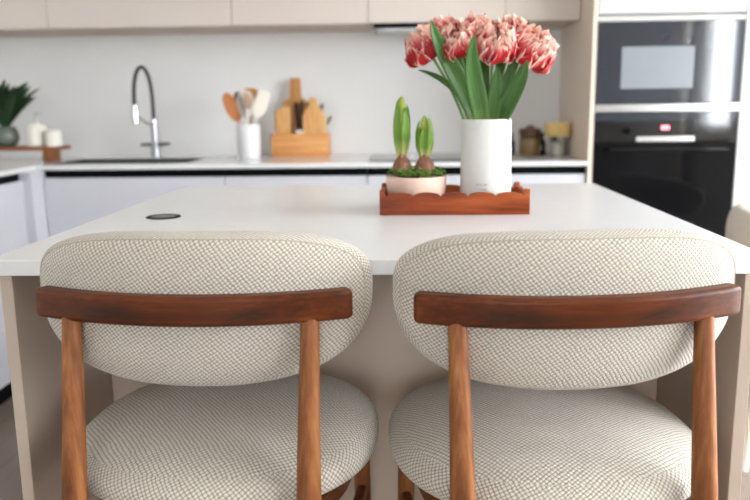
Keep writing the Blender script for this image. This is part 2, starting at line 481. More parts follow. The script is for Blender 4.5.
# ---------------------------------------------------------------- counter stool
# local frame: x across, +y towards the front of the seat, origin under the seat centre
def make_stool(label):
    t = thing('counter_stool', label, 'stool', group='cream counter stools around the island')
    YC = 1.19
    # seat
    def seat_map(a, b, q):
        z = .612+q*(1.0 if q > 0 else .85)
        return (a, b, z+.006*(1-(a/.25)**2-(b/.25)**2) if q > 0 else z)
    pillow('seat', lambda th: sup(th, .246, .255, .243, 2.35, 2.3), .053, 2.45, seat_map, M['seat_fabric'], t)
    # backrest
    R = .50; yc = 1.032-YC; zc = .894
    def back_map(a, b, q):
        ang = a/R
        lean = b*.06
        return ((R-q)*math.sin(ang), yc+R-(R-q)*math.cos(ang)-lean*0+b*-.03*0, zc+b)
    ol = lambda th: sup(th, .254, .085, .137, 3.1, 2.55)
    bk, pr, i0 = pillow('backrest', ol, .049, 2.9, back_map, M['fabric'], t, nt=128)
    # seam along the upper back edge
    r, q = pr[i0]
    pts = []
    for k in range(49):
        th = math.radians(-12+204*k/48); a, b = ol(th)
        p = Vector(back_map(a*r, b*r, q)); pts.append(p+Vector((0, -.0003, .0003)))
    tube('piping', pts, .0011, M['piping'], t, n=6)
    # curved back rail
    Ro, th_ = .525, .028; hw = .220; yo = .961-YC
    a1 = math.asin(hw/Ro)
    poly = []
    nA = 28
    for k in range(nA+1):
        a = -a1+2*a1*k/nA; poly.append((Ro*math.sin(a), yo+Ro-Ro*math.cos(a)))
    Ri = Ro-th_
    def end(a, sgn):
        cx, cy = (Ro-th_/2)*math.sin(a), yo+Ro-(Ro-th_/2)*math.cos(a); out = []
        for j in range(1, 6):
            b = PI*j/6
            dr = math.cos(b)*th_/2; dt = math.sin(b)*.010*sgn
            out.append((cx+dr*math.sin(a)+dt*math.cos(a), cy-dr*math.cos(a)+dt*math.sin(a)))
        return out
    poly += end(a1, 1)
    for k in range(nA+1):
        a = a1-2*a1*k/nA; poly.append((Ri*math.sin(a), yo+Ro-Ri*math.cos(a)))
    poly += end(-a1, -1)[::-1]
    prism('back_rail', poly, .8605, .9020, M['rail'], t, 'XY', bev=.007, seg=4, sharp=50)
    # legs
    for s in (-1, 1):
        P = bez((s*.168, 1.002-YC, .864), (s*.167, .99-YC, .78), (s*.165, .966-YC, .66), (s*.166, .955-YC, .56), 16)
        P += bez((s*.166, .955-YC, .56), (s*.167, .945-YC, .46), (s*.176, .925-YC, .2), (s*.182, .905-YC, 0), 14)[1:]
        rr = []
        for p in P:
            z = p.z
            rr.append(.0130+(.864-z)/.30*.0055 if z > .56 else .0185-(.56-z)/.56*.007)
        tube('leg', P, rr, M['leg'], t, n=20)
    for s in (-1, 1):
        P = [Vector((s*(.196+.010*(1-k/14)), 1.392-YC+.018*(1-k/14), .57*k/14)) for k in range(15)]
        tube('leg', P, [.0115+.0065*k/14 for k in range(15)], M['leg'], t, n=18)
    # under-seat frame and stretchers
    fo = [(sup(2*PI*k/48, .205, .205, .185, 3, 3)) for k in range(48)]
    prism('seat_frame', fo, .548, .572, M['side_rail'], t, 'XY', bev=.004)
    for s in (-1, 1):
        tube('side_stretcher', [(s*.2, 1.40-YC, .41), (s*.187, 1.18-YC, .40), (s*.168, .948-YC, .39)], [.0105, .012, .0105], M['side_rail'], t, n=12)
        tube('seat_support', [(s*.197, 1.39-YC, .535), (s*.18, 1.2-YC, .545), (s*.167, .965-YC, .54)], .012, M['side_rail'], t, n=12)
    tube('foot_rest', [(-.203, 1.403-YC, .25), (0, 1.408-YC, .25), (.203, 1.403-YC, .25)], .011, M['rail'], t, n=12)
    return t

YS = 1.19
stool = make_stool('cream woven stool with walnut back rail, standing in front of the round power socket')
stool.location = (-.294, YS, 0); stool.rotation_euler = (0, 0, -.03)
dup(stool, (.216, YS-.010, 0), .10, 'cream woven stool with walnut back rail, standing in front of the scalloped tray')

def make_chair(label, x, y, rz):
    t = thing('dining_chair', label, 'chair', (x, y, 0), rz)
    pillow('seat', lambda th: sup(th, .25, .24, .23, 2.5, 2.4), .05, 2.6, lambda a, b, q: (a, b, .43+q), M['fabric'], t, nt=64, nphi=24)
    R = .34
    pillow('backrest', lambda th: sup(th, .36, .10, .13, 2.6, 2.4), .045, 2.8,
           lambda a, b, q: ((R-q)*math.sin(a/R), -.245+R-(R-q)*math.cos(a/R), .715+b), M['fabric'], t, nt=80, nphi=24)
    for sx in (-1, 1):
        tube('leg', [(sx*.19, -.17, .40), (sx*.215, -.20, 0)], [.018, .012], M['cream'], t, n=14)
        tube('leg', [(sx*.19, .17, .40), (sx*.21, .19, 0)], [.018, .012], M['cream'], t, n=14)
        tube('back_post', [(sx*.2, -.11, .40), (sx*.235, -.085, .60)], [.013, .012], M['cream'], t, n=12)
    return t
make_chair('pale upholstered chair past the island, beside the ovens and tall cabinet', 1.325, 2.42, -1.9)

# ---------------------------------------------------------------- island
IX0, IX1, IY0, IY1 = -.654, .546, 1.1264, 2.2326
isl = thing('kitchen_island', 'taupe kitchen island base with panel ends under the white worktop', 'island', ((IX0+IX1)/2, (IY0+IY1)/2, 0))
ox, oy = isl.location.x, isl.location.y
def ib(name, x0, x1, y0, y1, z0, z1, m, bev=.0015): return box(name, x0-ox, x1-ox, y0-oy, y1-oy, z0, z1, m, isl, bev)
ib('side_panel', IX0+.016, IX0+.036, IY0+.012, IY1-.012, 0, TOP-.0262, M['cashmere'])
ib('side_panel', IX1-.036, IX1-.016, IY0+.012, IY1-.012, 0, TOP-.0262, M['cashmere'])
ib('back_panel', IX0+.038, IX1-.038, IY0+.36, IY0+.378, 0, TOP-.0262, M['panel'])
ib('body', IX0+.04, IX1-.04, IY0+.38, IY1-.06, .1, TOP-.03, M['body'])
ib('plinth', IX0+.04, IX1-.04, IY0+.38, IY1-.1, 0, .098, M['black'])
wd = (IX1-IX0-.08)/2
for k in range(2):
    ib('door', IX0+.041+wd*k, IX0+.037+wd*(k+1), IY1-.058, IY1-.04, .1, TOP-.06, M['white_front'])
tag(box('island_worktop', IX0, IX1, IY0, IY1, TOP-.025, TOP, M['quartz_satin'], bev=.0025, seg=3), 'glossy white quartz slab topping the taupe island', 'worktop')
so = thing('popup_socket', 'small round black pop-up power socket set in the white worktop', 'socket', (-.519, 1.591, TOP))
lathe('bezel', [(.028, -.012), (.0355, -.012), (.0365, .0005), (.0355, .002), (.029, .0022), (.028, .001)], M['black'], so, 48)
lathe('cap', [(.001, -.012), (.0268, -.012), (.0268, .0008), (.026, .0014), (.001, .0016)], M['dark_steel'], so, 48)

# ---------------------------------------------------------------- tray with scalloped rim
TX0, TX1, TY0, TY1 = -.056, .259, 1.594, 1.762
tr = thing('serving_tray', 'reddish wooden tray with scalloped rim under the tulip vase', 'tray', ((TX0+TX1)/2, (TY0+TY1)/2, TOP))
tw, td = (TX1-TX0), (TY1-TY0)
def scallop(L, n, h0, amp, per=14):
    pts = []
    for k in range(n):
        for j in range(per+(1 if k == n-1 else 0)):
            f = j/per
            pts.append((-L/2+L*(k+f)/n, h0+amp*math.sqrt(max(0, 1-(2*f-1)**2))))
    return pts
def wall(L, n):
    top = scallop(L-.026, n, .039, .0085)
    return [(-L/2, 0), (L/2, 0), (L/2, .053), (L/2-.010, .053)] + top[::-1] + [(-L/2+.010, .053), (-L/2, .053)]
prism('front_board', wall(tw, 5), -td/2, -td/2+.010, M['tray'], tr, 'XZ', bev=.001)
prism('back_board', wall(tw, 5), td/2-.010, td/2, M['tray'], tr, 'XZ', bev=.001)
prism('end_board', wall(td-.0204, 2), -tw/2, -tw/2+.010, M['tray'], tr, 'YZ', bev=.001)
prism('end_board', wall(td-.0204, 2), tw/2-.010, tw/2, M['tray'], tr, 'YZ', bev=.001)
box('tray_base', -tw/2+.0102, tw/2-.0102, -td/2+.0102, td/2-.0102, .0, .008, M['tray'], tr, .0005)

# ---------------------------------------------------------------- vase
VX, VY, VZ = .1745, 1.676, TOP+.0085
def wob(r, z, a):
    if r < .02: return r
    return r*(1+.010*noise.noise(Vector((math.cos(a)*1.7, math.sin(a)*1.7, z*22))))
va = thing('vase', 'tall white hand-made ceramic cylinder vase full of tulips', 'vase', (VX, VY, VZ))
pv = [(.001, 0), (.05, 0), (.0545, .003)]+[(.0558-.0025*k/16, .008+.176*k/16) for k in range(17)]+[(.0525, .1885), (.0505, .189), (.049, .186), (.049, .02), (.001, .018)]
lathe('body', pv, M['vase'], va, 64, fn=wob, sharp=60)
# faint stamped two-line mark on the vase, too blurred to read as letters
bm = bmesh.new(); rnd = random.Random(3)
for row, (z, n, a0) in enumerate(((.050, 11, -2.06), (.040, 8, -1.92))):
    for k in range(n):
        a = a0+k*.043*(1 if row == 0 else .95)
        if row == 0 and k == 6: continue
        h = .0035 if rnd.random() < .4 else .0025
        rr = .0562-.0025*z/.19
        for s in range(2):
            aa = a+s*.016
            p = Vector((rr*math.cos(aa), rr*math.sin(aa), z))
            tube_into(bm, [p, p+Vector((0, 0, h))], .0004, 5)
        p0 = Vector((rr*math.cos(a), rr*math.sin(a), z+(h if k % 2 else h*.5))); p1 = Vector((rr*math.cos(a+.016), rr*math.sin(a+.016), p0.z))
        tube_into(bm, [p0, p1], .0004, 5)
st = from_bm('stamped_mark', bm, M['stamp'], va)
st['label'] = 'faint grey stamped two-line mark'

# ---------------------------------------------------------------- tulips
def petal(L, W, Rl, H, close, phi, rnd, mi, ruff):
    rows, uvs = [], []
    nv, nu = 8, 8
    P0, P1, P2, P3 = (.003, 0), (Rl*1.35, -.004), (Rl*1.25, H*.62), (Rl*close, H)
    tipj = [rnd.uniform(-.10, .06) for _ in range(nu+1)]
    ph0 = rnd.uniform(0, 6)
    for i in range(nv+1):
        row, ur = [], []
        for j in range(nu+1):
            u = j/nu*2-1
            v = i/nv
            v2 = v*(1+tipj[j]*v*v-.16*u*u*v)
            s = 1-v2
            rho = P0[0]*s**3+3*P1[0]*s*s*v2+3*P2[0]*s*v2*v2+P3[0]*v2**3
            z = P0[1]*s**3+3*P1[1]*s*s*v2+3*P2[1]*s*v2*v2+P3[1]*v2**3
            w = W*(math.sin(PI*min(1, .10+.70*v**.85)))**.75
            ruffle = ruff*v*v*(math.sin(u*5.2+ph0)+.6*math.sin(u*9+ph0*2.3))*(.35+abs(u))
            rho2 = rho+ruffle
            off = u*w
            # wrap the petal's width partly round the axis
            wrap = off/max(.02, Rl*1.25)
            x = rho2*math.cos(wrap*.8); y = rho2*math.sin(wrap*.8)+off*.35
            z2 = z+ruffle*.5-.10*H*u*u*v
            c, sn = math.cos(phi), math.sin(phi)
            row.append((x*c-y*sn, x*sn+y*c, z2)); ur.append(((u+1)/2, v))
        rows.append(row); uvs.append(ur)
    return (rows, uvs, mi)

def bloom(size, seed, redness, parent, M4):
    rnd = random.Random(seed); g = []
    lay = [(.044, .050, .86, 5, .042, .003), (.044, .064, .66, 6, .036, .006), (.038, .070, .62, 6, .032, .009), (.029, .072, .6, 6, .026, .010), (.019, .070, .75, 5, .021, .010), (.010, .066, 1.0, 3, .016, .008)]
    for li, (R, H, cl, n, W, rf) in enumerate(lay):
        for k in range(n):
            ph = 2*PI*(k+rnd.uniform(-.18, .18))/n+li*.5
            mi = 0 if li < (1+redness) else 1
            g.append(petal(1, W*rnd.uniform(.9, 1.12), R*rnd.uniform(.9, 1.08), H*rnd.uniform(.86, 1.08), cl*rnd.uniform(.88, 1.15), ph, rnd, mi, rf))
    out = []
    for rows, uvs, mi in g:
        out.append(([[M4 @ (Vector(p)*size) for p in r] for r in rows], uvs, mi))
    return multi_grid('bloom', out, [M['petal_out'], M['petal_in']], parent)

def blade(name, pts, W, mat, parent, face=(0, -1, 0), fold=.25, twist=0, wprof=None, nu=6):
    pts = [Vector(p) for p in pts]; n = len(pts)-1
    rows, uvs = [], []
    face = Vector(face).normalized()
    for i, p in enumerate(pts):
        f = i/n
        t = (pts[min(i+1, n)]-pts[max(i-1, 0)]).normalized()
        s = t.cross(face).normalized(); nn = s.cross(t)
        tw = twist*f; s2 = s*math.cos(tw)+nn*math.sin(tw); n2 = nn*math.cos(tw)-s*math.sin(tw)
        w = W*(wprof(f) if wprof else ((.42+.58*min(1, f/.42)) if f < .42 else max(.0, 1-((f-.42)/.58)**2.2)**.8))
        row, ur = [], []
        for j in range(nu+1):
            u = j/nu*2-1
            row.append(p+s2*u*w-n2*(abs(u)**1.6)*w*fold*-1); ur.append(((u+1)/2, f))
        rows.append(row); uvs.append(ur)
    o = grid_mesh(name, rows, uvs, mat, parent)
    md = o.modifiers.new('thick', 'SOLIDIFY'); md.thickness = .0012; md.offset = 0
    return o

def tulip(label, head, axis, size, seed, redness, leaves=(), mouth=(0, 0)):
    base = Vector((VX+mouth[0]*.4, VY+mouth[1]*.4, VZ+.022))
    t = thing('tulip', label, 'tulip', base, group='red and cream double tulips in the white vase')
    head = Vector(head); axis = Vector(axis).normalized()
    hl = head-base
    neck = hl-axis*.036*size
    mid = Vector((VX+mouth[0], VY+mouth[1], VZ+.185))-base
    tube('stem', bez((0, 0, 0), mid*.9, neck-axis*.06, neck+axis*.006, 18), .0032, M['stem'], t, n=8)
    q = Vector((0, 0, 1)).rotation_difference(axis).to_matrix().to_4x4()
    bloom(size, seed, redness, t, Matrix.Translation(neck) @ q)
    for lp, W, face, tw in leaves:
        mo_ = Vector((VX+mouth[0], VY+mouth[1], VZ))
        P = [mo_+Vector((-mouth[0]*.5, -mouth[1]*.5, .10))-base, mo_+Vector((-mouth[0]*.35, 0, .235))-base, Vector(lp[2])-base, Vector(lp[3])-base]
        blade('leaf', bez(*P, 18), W, M['leaf'], t, face, .3, tw)
    return t

def at(px, py, Y):
    """point in the room seen at this place of the photo at the given distance"""
    F = 760.; pi_, ya, ro = .187, -.042, -.0121
    f = Vector((math.sin(ya)*math.cos(pi_), math.cos(ya)*math.cos(pi_), -math.sin(pi_)))
    r = Vector((math.cos(ya), -math.sin(ya), 0)); u = r.cross(f)
    r2 = r*math.cos(ro)+u*math.sin(ro); u2 = u*math.cos(ro)-r*math.sin(ro)
    d = f+r2*(px-375)/F-u2*(py-250)/F
    p = d*(Y/d.y); p.z += 1.1475
    return p

def lf(p0, p1, p2, p3, Y0=VY, Y1=None):
    Y1 = Y1 or Y0
    return [at(*p, Y0+(Y1-Y0)*k/3) for k, p in enumerate((p0, p1, p2, p3))]

tulip('red cream-fringed tulip leaning outwards above the hyacinths, seen from its side', at(424, 44, VY-.02), (-.55, -.25, .8), .92, 11, 1,
      [(lf((474, 124), (452, 104), (438, 58), (431, 20), VY-.045, VY-.085), .0205, (.35, -1, .2), .25),
       (lf((476, 124), (455, 100), (440, 76), (418, 70), VY-.01, VY-.02), .012, (0, -.6, 1), .1)], (-.026, -.012))
tulip('cream-fringed tulip with red heart between the two tallest front leaves', at(458, 37, VY-.05), (-.18, -.75, .75), .86, 12, 0,
      [(lf((487, 124), (478, 106), (464, 74), (475, 33), VY-.05, VY-.105), .0195, (-.1, -1, .1), -.25)], (-.012, -.03))
tulip('open cream and red tulip facing the stools, just above the middle of the vase', at(496, 39, VY-.055), (.05, -.8, .7), .95, 13, 0,
      [(lf((492, 124), (494, 104), (498, 88), (497, 66), VY-.03, VY-.04), .015, (0, -1, .2), .1)], (.012, -.028))
tulip('pale pink-edged tulip drooping outwards on the oven side of the bunch', at(535, 47, VY-.03), (.5, -.45, .72), 1.0, 14, 0,
      [(lf((495, 124), (512, 112), (524, 92), (527, 60), VY-.03, VY-.09), .021, (-.3, -1, .1), .25),
       (lf((497, 122), (504, 106), (514, 96), (513, 62), VY+.0, VY+.01), .011, (0, -1, .2), 0)], (.032, -.012))
tulip('small tulip half hidden behind the side-facing red one', at(441, 31, VY+.04), (-.25, .1, 1), .78, 15, 0,
      [(lf((478, 120), (470, 80), (452, 50), (449, 13), VY+.03, VY+.05), .012, (0, -1, .2), 0)], (-.02, .025))
tulip('tulip at the back of the bunch showing between the two middle blooms', at(478, 28, VY+.05), (0, .1, 1), .8, 16, 0,
      [(lf((487, 120), (488, 80), (483, 50), (485, 12), VY+.03, VY+.07), .011, (0, -1, .2), 0)], (0, .03))
tulip('tulip at the back of the bunch showing behind the drooping pale one', at(512, 30, VY+.045), (.2, .1, 1), .8, 17, 0,
      [(lf((494, 120), (498, 80), (507, 50), (504, 14), VY+.03, VY+.06), .011, (0, -1, .2), 0),
       (lf((498, 120), (515, 80), (524, 50), (529, 20), VY+.03, VY+.0), .011, (0, -1, .2), .2)], (.022, .024))

# ---------------------------------------------------------------- bowl with hyacinths
BX, BY, BZ = .0225, 1.676, TOP+.0085
bo = thing('planter_bowl', 'low blush clay bowl with mossy hyacinth bulbs', 'bowl', (BX, BY, BZ))
lathe('body', [(.001, 0), (.045, 0), (.052, .004), (.0595, .018), (.0645, .038), (.0665, .060), (.0665, .0672), (.0652, .0685), (.0635, .0672), (.0625, .056), (.060, .05)], M['pot_pink'], bo, 64)
lathe('soil', [(.001, .045), (.059, .045), (.0615, .058), (.03, .066), (.001, .068)], M['soil'], bo, 40)
rnd = random.Random(5); bm = bmesh.new()
for k in range(330):
    a = rnd.uniform(0, 2*PI); r = .057*math.sqrt(rnd.random())
    if rnd.random() < .35: r = rnd.uniform(.045, .063)
    z = .068+rnd.uniform(0, .014)+(.009 if r < .045 else .004)*rnd.random()
    mtx = Matrix.Translation((r*math.cos(a), r*math.sin(a), z)) @ Matrix.Rotation(rnd.uniform(0, 6), 4, 'Z') @ Matrix.Rotation(rnd.uniform(-1.1, 1.1), 4, 'X') @ Matrix.Diagonal((rnd.uniform(.003, .006), rnd.uniform(.002, .004), rnd.uniform(.0012, .002), 1))
    bmesh.ops.create_icosphere(bm, subdivisions=1, radius=1, matrix=mtx)
mo = from_bm('moss', bm, M['moss'], None); mo.location = (BX, BY, BZ)
tag(mo, 'bright green moss filling the blush clay bowl', 'moss', kind='stuff')

def hyacinth(label, px, top, sc_, seed, dy):
    rnd = random.Random(seed)
    b = at(px, 168, BY+dy); b.z = BZ+.074
    t = thing('hyacinth_bulb', label, 'plant', b, group='sprouting hyacinths in the clay bowl')
    def fn(r, z, a): return r*(1+.05*math.sin(a*5+seed)+.04*math.sin(a*9))
    lathe('bulb', [(.002, -.010), (.014, -.006), (.0195, .002), (.0215, .010), (.0205, .018), (.0165, .027), (.0115, .034), (.0085, .040), (.0078, .045), (.001, .045)], M['bulb'], t, 36, fn=fn)
    H = top.z-b.z
    n = 6
    for k in range(n):
        a = 2*PI*k/n+seed*.7
        d = Vector((math.cos(a), math.sin(a), 0))
        h = H*(.80+.2*rnd.random()) if k else H
        P = bez(d*.006+Vector((0, 0, .034)), d*.011*sc_+Vector((0, 0, .034+(h-.034)*.35)), d*.019*sc_+Vector((0, 0, .034+(h-.034)*.7)), d*.011*sc_+Vector((0, 0, h)), 12)
        blade('leaf', P, .0115*sc_, M['shoot'], t, d, .45, 0, lambda f: (.55+.45*math.sin(PI*min(1, f*1.25)))*(1 if f < .75 else max(.02, math.sqrt(max(0, 1-((f-.75)/.25)**2)))))
    bm = bmesh.new()
    lathe_into(bm, [(.001, .03), (.007*sc_, .04), (.0115*sc_, H*.6), (.009*sc_, H*.88), (.004*sc_, H*1.0), (.0005, H*1.03)], 14)
    bud = from_bm('flower_bud', bm, M['shoot_tip'], t)
    return t
hyacinth('taller hyacinth sprout with yellow-green tip in the blush bowl', 402, at(401, 98, BY), 1.0, 3, -.005)
hyacinth('shorter hyacinth sprout with dark leaf tips next to the white vase', 424.5, at(425, 117, BY), .92, 8, -.012)

# ---------------------------------------------------------------- back counter and base cabinets
CF = 3.11           # counter front
LF = -1.54          # front of the left run's counter
PX = .733           # side panel of the oven column
SX0, SX1, SY0, SY1 = -1.52, -.925, 3.225, 3.50
xs = sorted([XL+.001, LF, SX0, SX1, PX-.001]); ys = sorted([.6, CF, SY0, SY1, BW-.001])
def ct_skip(u, v):
    if u > LF and v < CF: return True
    return SX0 < u < SX1 and SY0 < v < SY1
ct = cells('countertop', xs, ys, ct_skip, -.019, lambda u, v, d: (u, v, TOP+d), M['quartz'])
tag(ct, 'white quartz countertop running into the corner along the back wall', 'countertop')
md = ct.modifiers.new('bevel', 'BEVEL'); md.width = .002; md.segments = 2; md.limit_method = 'ANGLE'
# sink
sk = thing('kitchen_sink', 'dark steel sink set in the counter below the black-hosed tap', 'sink', ((SX0+SX1)/2, (SY0+SY1)/2, TOP))
hx, hy = (SX1-SX0)/2-.014, (SY1-SY0)/2-.014
bm = bmesh.new(); dp = .19; w = .004
add_box(bm, -hx-.012, hx+.012, -hy-.012, -hy, -dp, .0012); add_box(bm, -hx-.012, hx+.012, hy, hy+.012, -dp, .0012)
add_box(bm, -hx-.012, -hx, -hy, hy, -dp, .0012); add_box(bm, hx, hx+.012, -hy, hy, -dp, .0012); add_box(bm, -hx-.012, hx+.012, -hy-.012, hy+.012, -dp-.01, -dp)
from_bm('basin', bm, M['sink_dark'], sk)
lathe('drain', [(.001, 0), (.042, 0), (.042, .003), (.03, .004), (.001, .002)], M['chrome'], sk, 32, (0, 0, -dp+.0005))

def base_unit(label, x0, x1, y0, y1, face, ndraw=0, split=None):
    """face 'S' fronts look to -y, 'E' fronts look to +x"""
    t = thing('base_cabinet', label, 'cabinet', ((x0+x1)/2, (y0+y1)/2, 0), group='white base cabinets under the countertop')
    cx, cy = t.location.x, t.location.y
    B = lambda n, a, b, c, d, e, f, m, bev=.001: box(n, a-cx, b-cx, c-cy, d-cy, e, f, m, t, bev)
    if face == 'S':
        bm = bmesh.new()
        add_box(bm, x0+.001-cx, x0+.017-cx, y0+.05-cy, y1-cy, .1, TOP-.0195)
        add_box(bm, x1-.017-cx, x1-.001-cx, y0+.05-cy, y1-cy, .1, TOP-.0195)
        add_box(bm, x0+.017-cx, x1-.017-cx, y0+.05-cy, y1-cy, .1, .118)
        add_box(bm, x0+.017-cx, x1-.017-cx, y1-.016-cy, y1-cy, .118, TOP-.0195)
        from_bm('body', bm, M['body'], t)
        B('handle_channel', x0, x1, y0+.016, y0+.048, TOP-.062, TOP-.0195, M['black'], 0)
        B('plinth', x0, x1, y0+.06, y0+.075, 0, .098, M['black'], 0)
        zs = [.1, TOP-.051] if ndraw < 2 else [.1, .36, .62, TOP-.051]
        xsp = [x0, x1] if not split else [x0, split, x1]
        for a, b in zip(xsp, xsp[1:]):
            for z0, z1 in zip(zs, zs[1:]):
                B('drawer_front' if ndraw > 1 else 'door', a+.0015, b-.0015, y0, y0+.019, z0+.002, z1-.002, M['white_front'])
    else:
        B('body', x0, x1-.05, y0+.001, y1-.001, .1, TOP-.0195, M['body'])
        B('handle_channel', x1-.048, x1-.016, y0, y1, TOP-.062, TOP-.0195, M['black'], 0)
        B('plinth', x1-.075, x1-.06, y0, y1, 0, .098, M['black'], 0)
        B('door', x1-.019, x1, y0+.0015, y1-.0015, .102, TOP-.053, M['white_front'])
    return t
base_unit('white sink cabinet below the tap and black-edged sink', -1.515, -.752, CF+.012, BW-.002, 'S')
base_unit('white drawer cabinet below the utensil crock', -.750, -.161, CF+.012, BW-.002, 'S', 1)
base_unit('white cabinet below the hob, partly behind the tray and vase', -.159, PX-.003, CF+.012, BW-.002, 'S', 1, .287)
base_unit('white corner-end cabinet of the side run, beside the sink cabinet', XL+.002, LF-.012, 2.44, 3.02, 'E')
base_unit('white side-run cabinet farthest from the sink cabinet, mostly out of view', XL+.002, LF-.012, 1.85, 2.438, 'E')
tag(box('corner_filler', -1.60, -1.517, 3.022, CF+.03, 0, TOP-.0195, M['white_front'], bev=.001), 'narrow white filler post in the cabinet corner', 'filler panel')

# induction hob
hb = thing('induction_hob', 'flat black glass hob set on the counter behind the hyacinths', 'hob', (.13, 3.42, TOP+.0004))
box('glass_plate', -.285, .285, -.235, .235, 0, .005, M['black_glass'], hb, .001)
for i, (a, b) in enumerate(((-.14, -.1), (.14, -.1), (-.14, .11), (.14, .11))):
    lathe('cooking_zone', [(.084, 0), (.087, 0), (.087, .0004), (.084, .0004)], M['steel'], hb, 40, (a, b, .0051))

# tap
fx, fy = -1.182, 3.575
tp = thing('kitchen_tap', 'chrome tap with black hose arc behind the sink', 'tap', (fx, fy, TOP))
lathe('base', [(.001, 0), (.027, 0), (.027, .006), (.0225, .010), (.021, .062), (.0185, .066), (.0165, .075), (.0165, .150), (.001, .151)], M['tap_steel'], tp, 32)
hd = Vector((-.034, -.15, 0))
arc = [Vector((0, 0, .152)), Vector((0, 0, .20))]
zt = .415
for k in range(0, 25):
    a = PI*k/24
    c = hd*.5
    arc.append(Vector((c.x-c.x*math.cos(a), c.y-c.y*math.cos(a), .24+(zt-.24)*math.sin(a)**.8)))
arc += [Vector((hd.x, hd.y, .235))]
tube('hose', arc, .0085, M['rubber'], tp, n=14)
tube('collar', [(0, 0, .150), (0, 0, .182)], .0125, M['chrome'], tp, n=16)
tube('spray_head', [hd+Vector((0, 0, .245)), hd+Vector((0, 0, .225)), hd+Vector((0, 0, .19)), hd+Vector((0, 0, .165))], [.0125, .0145, .0135, .016], M['chrome'], tp, n=18)
tube('head_bracket', [(0, 0, .150), hd*.45+Vector((0, 0, .165)), hd+Vector((0, 0, .205))], .006, M['chrome'], tp, n=10)
lv = tube('lever', [(-.07, 0, .062), (-.03, 0, .062), (.03, 0, .062), (.07, 0, .066)], [.0075, .0095, .0095, .006], M['dark_steel'], tp, n=14)

# utensil crock and tools
CKX, CKY = -.706, 3.42
ck = thing('utensil_crock', 'plain white ceramic crock holding cooking tools', 'crock', (CKX, CKY, TOP))
lathe('body', [(.001, 0), (.046, 0), (.0505, .003), (.0525, .02), (.0525, .152), (.051, .155), (.0485, .154), (.0475, .14), (.0475, .008), (.001, .007)], M['crock'], ck, 48)
def tool(name, label, foot, top, mat, head):
    cz = TOP+.010
    f = Vector((CKX+foot[0], CKY+foot[1], cz)); tpv = Vector(top)
    t = thing(name, label, 'utensil', f, group='cooking tools in the white crock')
    d = (tpv-f); L = d.length; dn = d.normalized()
    return t, d, dn, L
def paddle(name, label, foot, top, mat, W, HL, thick=.006, square=False):
    t, d, dn, L = tool(name, label, foot, top, mat, None)
    tube('handle', [Vector((0, 0, 0)), d*.5, d-dn*(HL-.012)], [.0055, .005, .0058], mat, t, n=10)
    side = dn.cross(Vector((0, 1, 0))).normalized()*-1; nn = side.cross(dn).normalized()
    pl = []
    for k in range(28):
        a = 2*PI*k/28
        x, y = sup(a, W, HL/2, HL/2, 4.5 if square else 2.1, 2.0)
        pl.append((x, y))
    bm = bmesh.new(); c = d-dn*HL/2
    vs = [bm.verts.new(c+side*x+dn*y-nn*thick/2) for x, y in pl]
    f = bm.faces.new(vs); r = bmesh.ops.extrude_face_region(bm, geom=[f])
    bmesh.ops.translate(bm, vec=nn*thick, verts=[q for q in r['geom'] if isinstance(q, bmesh.types.BMVert)])
    o = from_bm('blade', bm, mat, t)
    mdd = o.modifiers.new('bevel', 'BEVEL'); mdd.width = .002; mdd.segments = 2; mdd.limit_method = 'ANGLE'; mdd.angle_limit = .9
    return t
paddle('wooden_spoon', 'orange-brown wooden spoon leaning outwards in the crock, away from the knife rack', (.028, -.006), at(225, 93, 3.39), M['spoon'], .030, .135, .010)
paddle('wooden_spatula', 'thin dark wooden spatula between the orange spoon and the cream tools', (.018, .012), at(237, 92, 3.425), M['dark_wood'], .019, .12, .007, True)
paddle('wooden_turner', 'light brown wooden turner rising at the back of the crock', (.0, .026), at(251, 88, 3.46), M['board_dark'], .034, .10, .006, True)
paddle('silicone_spatula', 'broad cream spatula leaning towards the knife rack', (-.026, .006), at(265, 91, 3.44), M['silicone'], .030, .125, .009, True)
t, d, dn, L = tool('whisk', 'cream balloon whisk standing in front in the crock', (-.004, -.028), at(245, 91, 3.39), None, None)
tube('handle', [Vector((0, 0, 0)), d*.5], [.007, .008], M['silicone'], t, n=12)
side = dn.cross(Vector((0, 1, 0))).normalized()
bm = bmesh.new()
for k in range(7):
    a = PI*k/7; s2 = side*math.cos(a)+dn.cross(side)*math.sin(a)
    tube_into(bm, [d*.48+(d*.52)*(.5-.5*math.cos(PI*j/20*1.0) if False else math.sin(PI*j/20))+s2*.036*math.sin(2*PI*j/20) for j in range(21)], .0017, 6)
from_bm('wires', bm, M['silicone'], t)

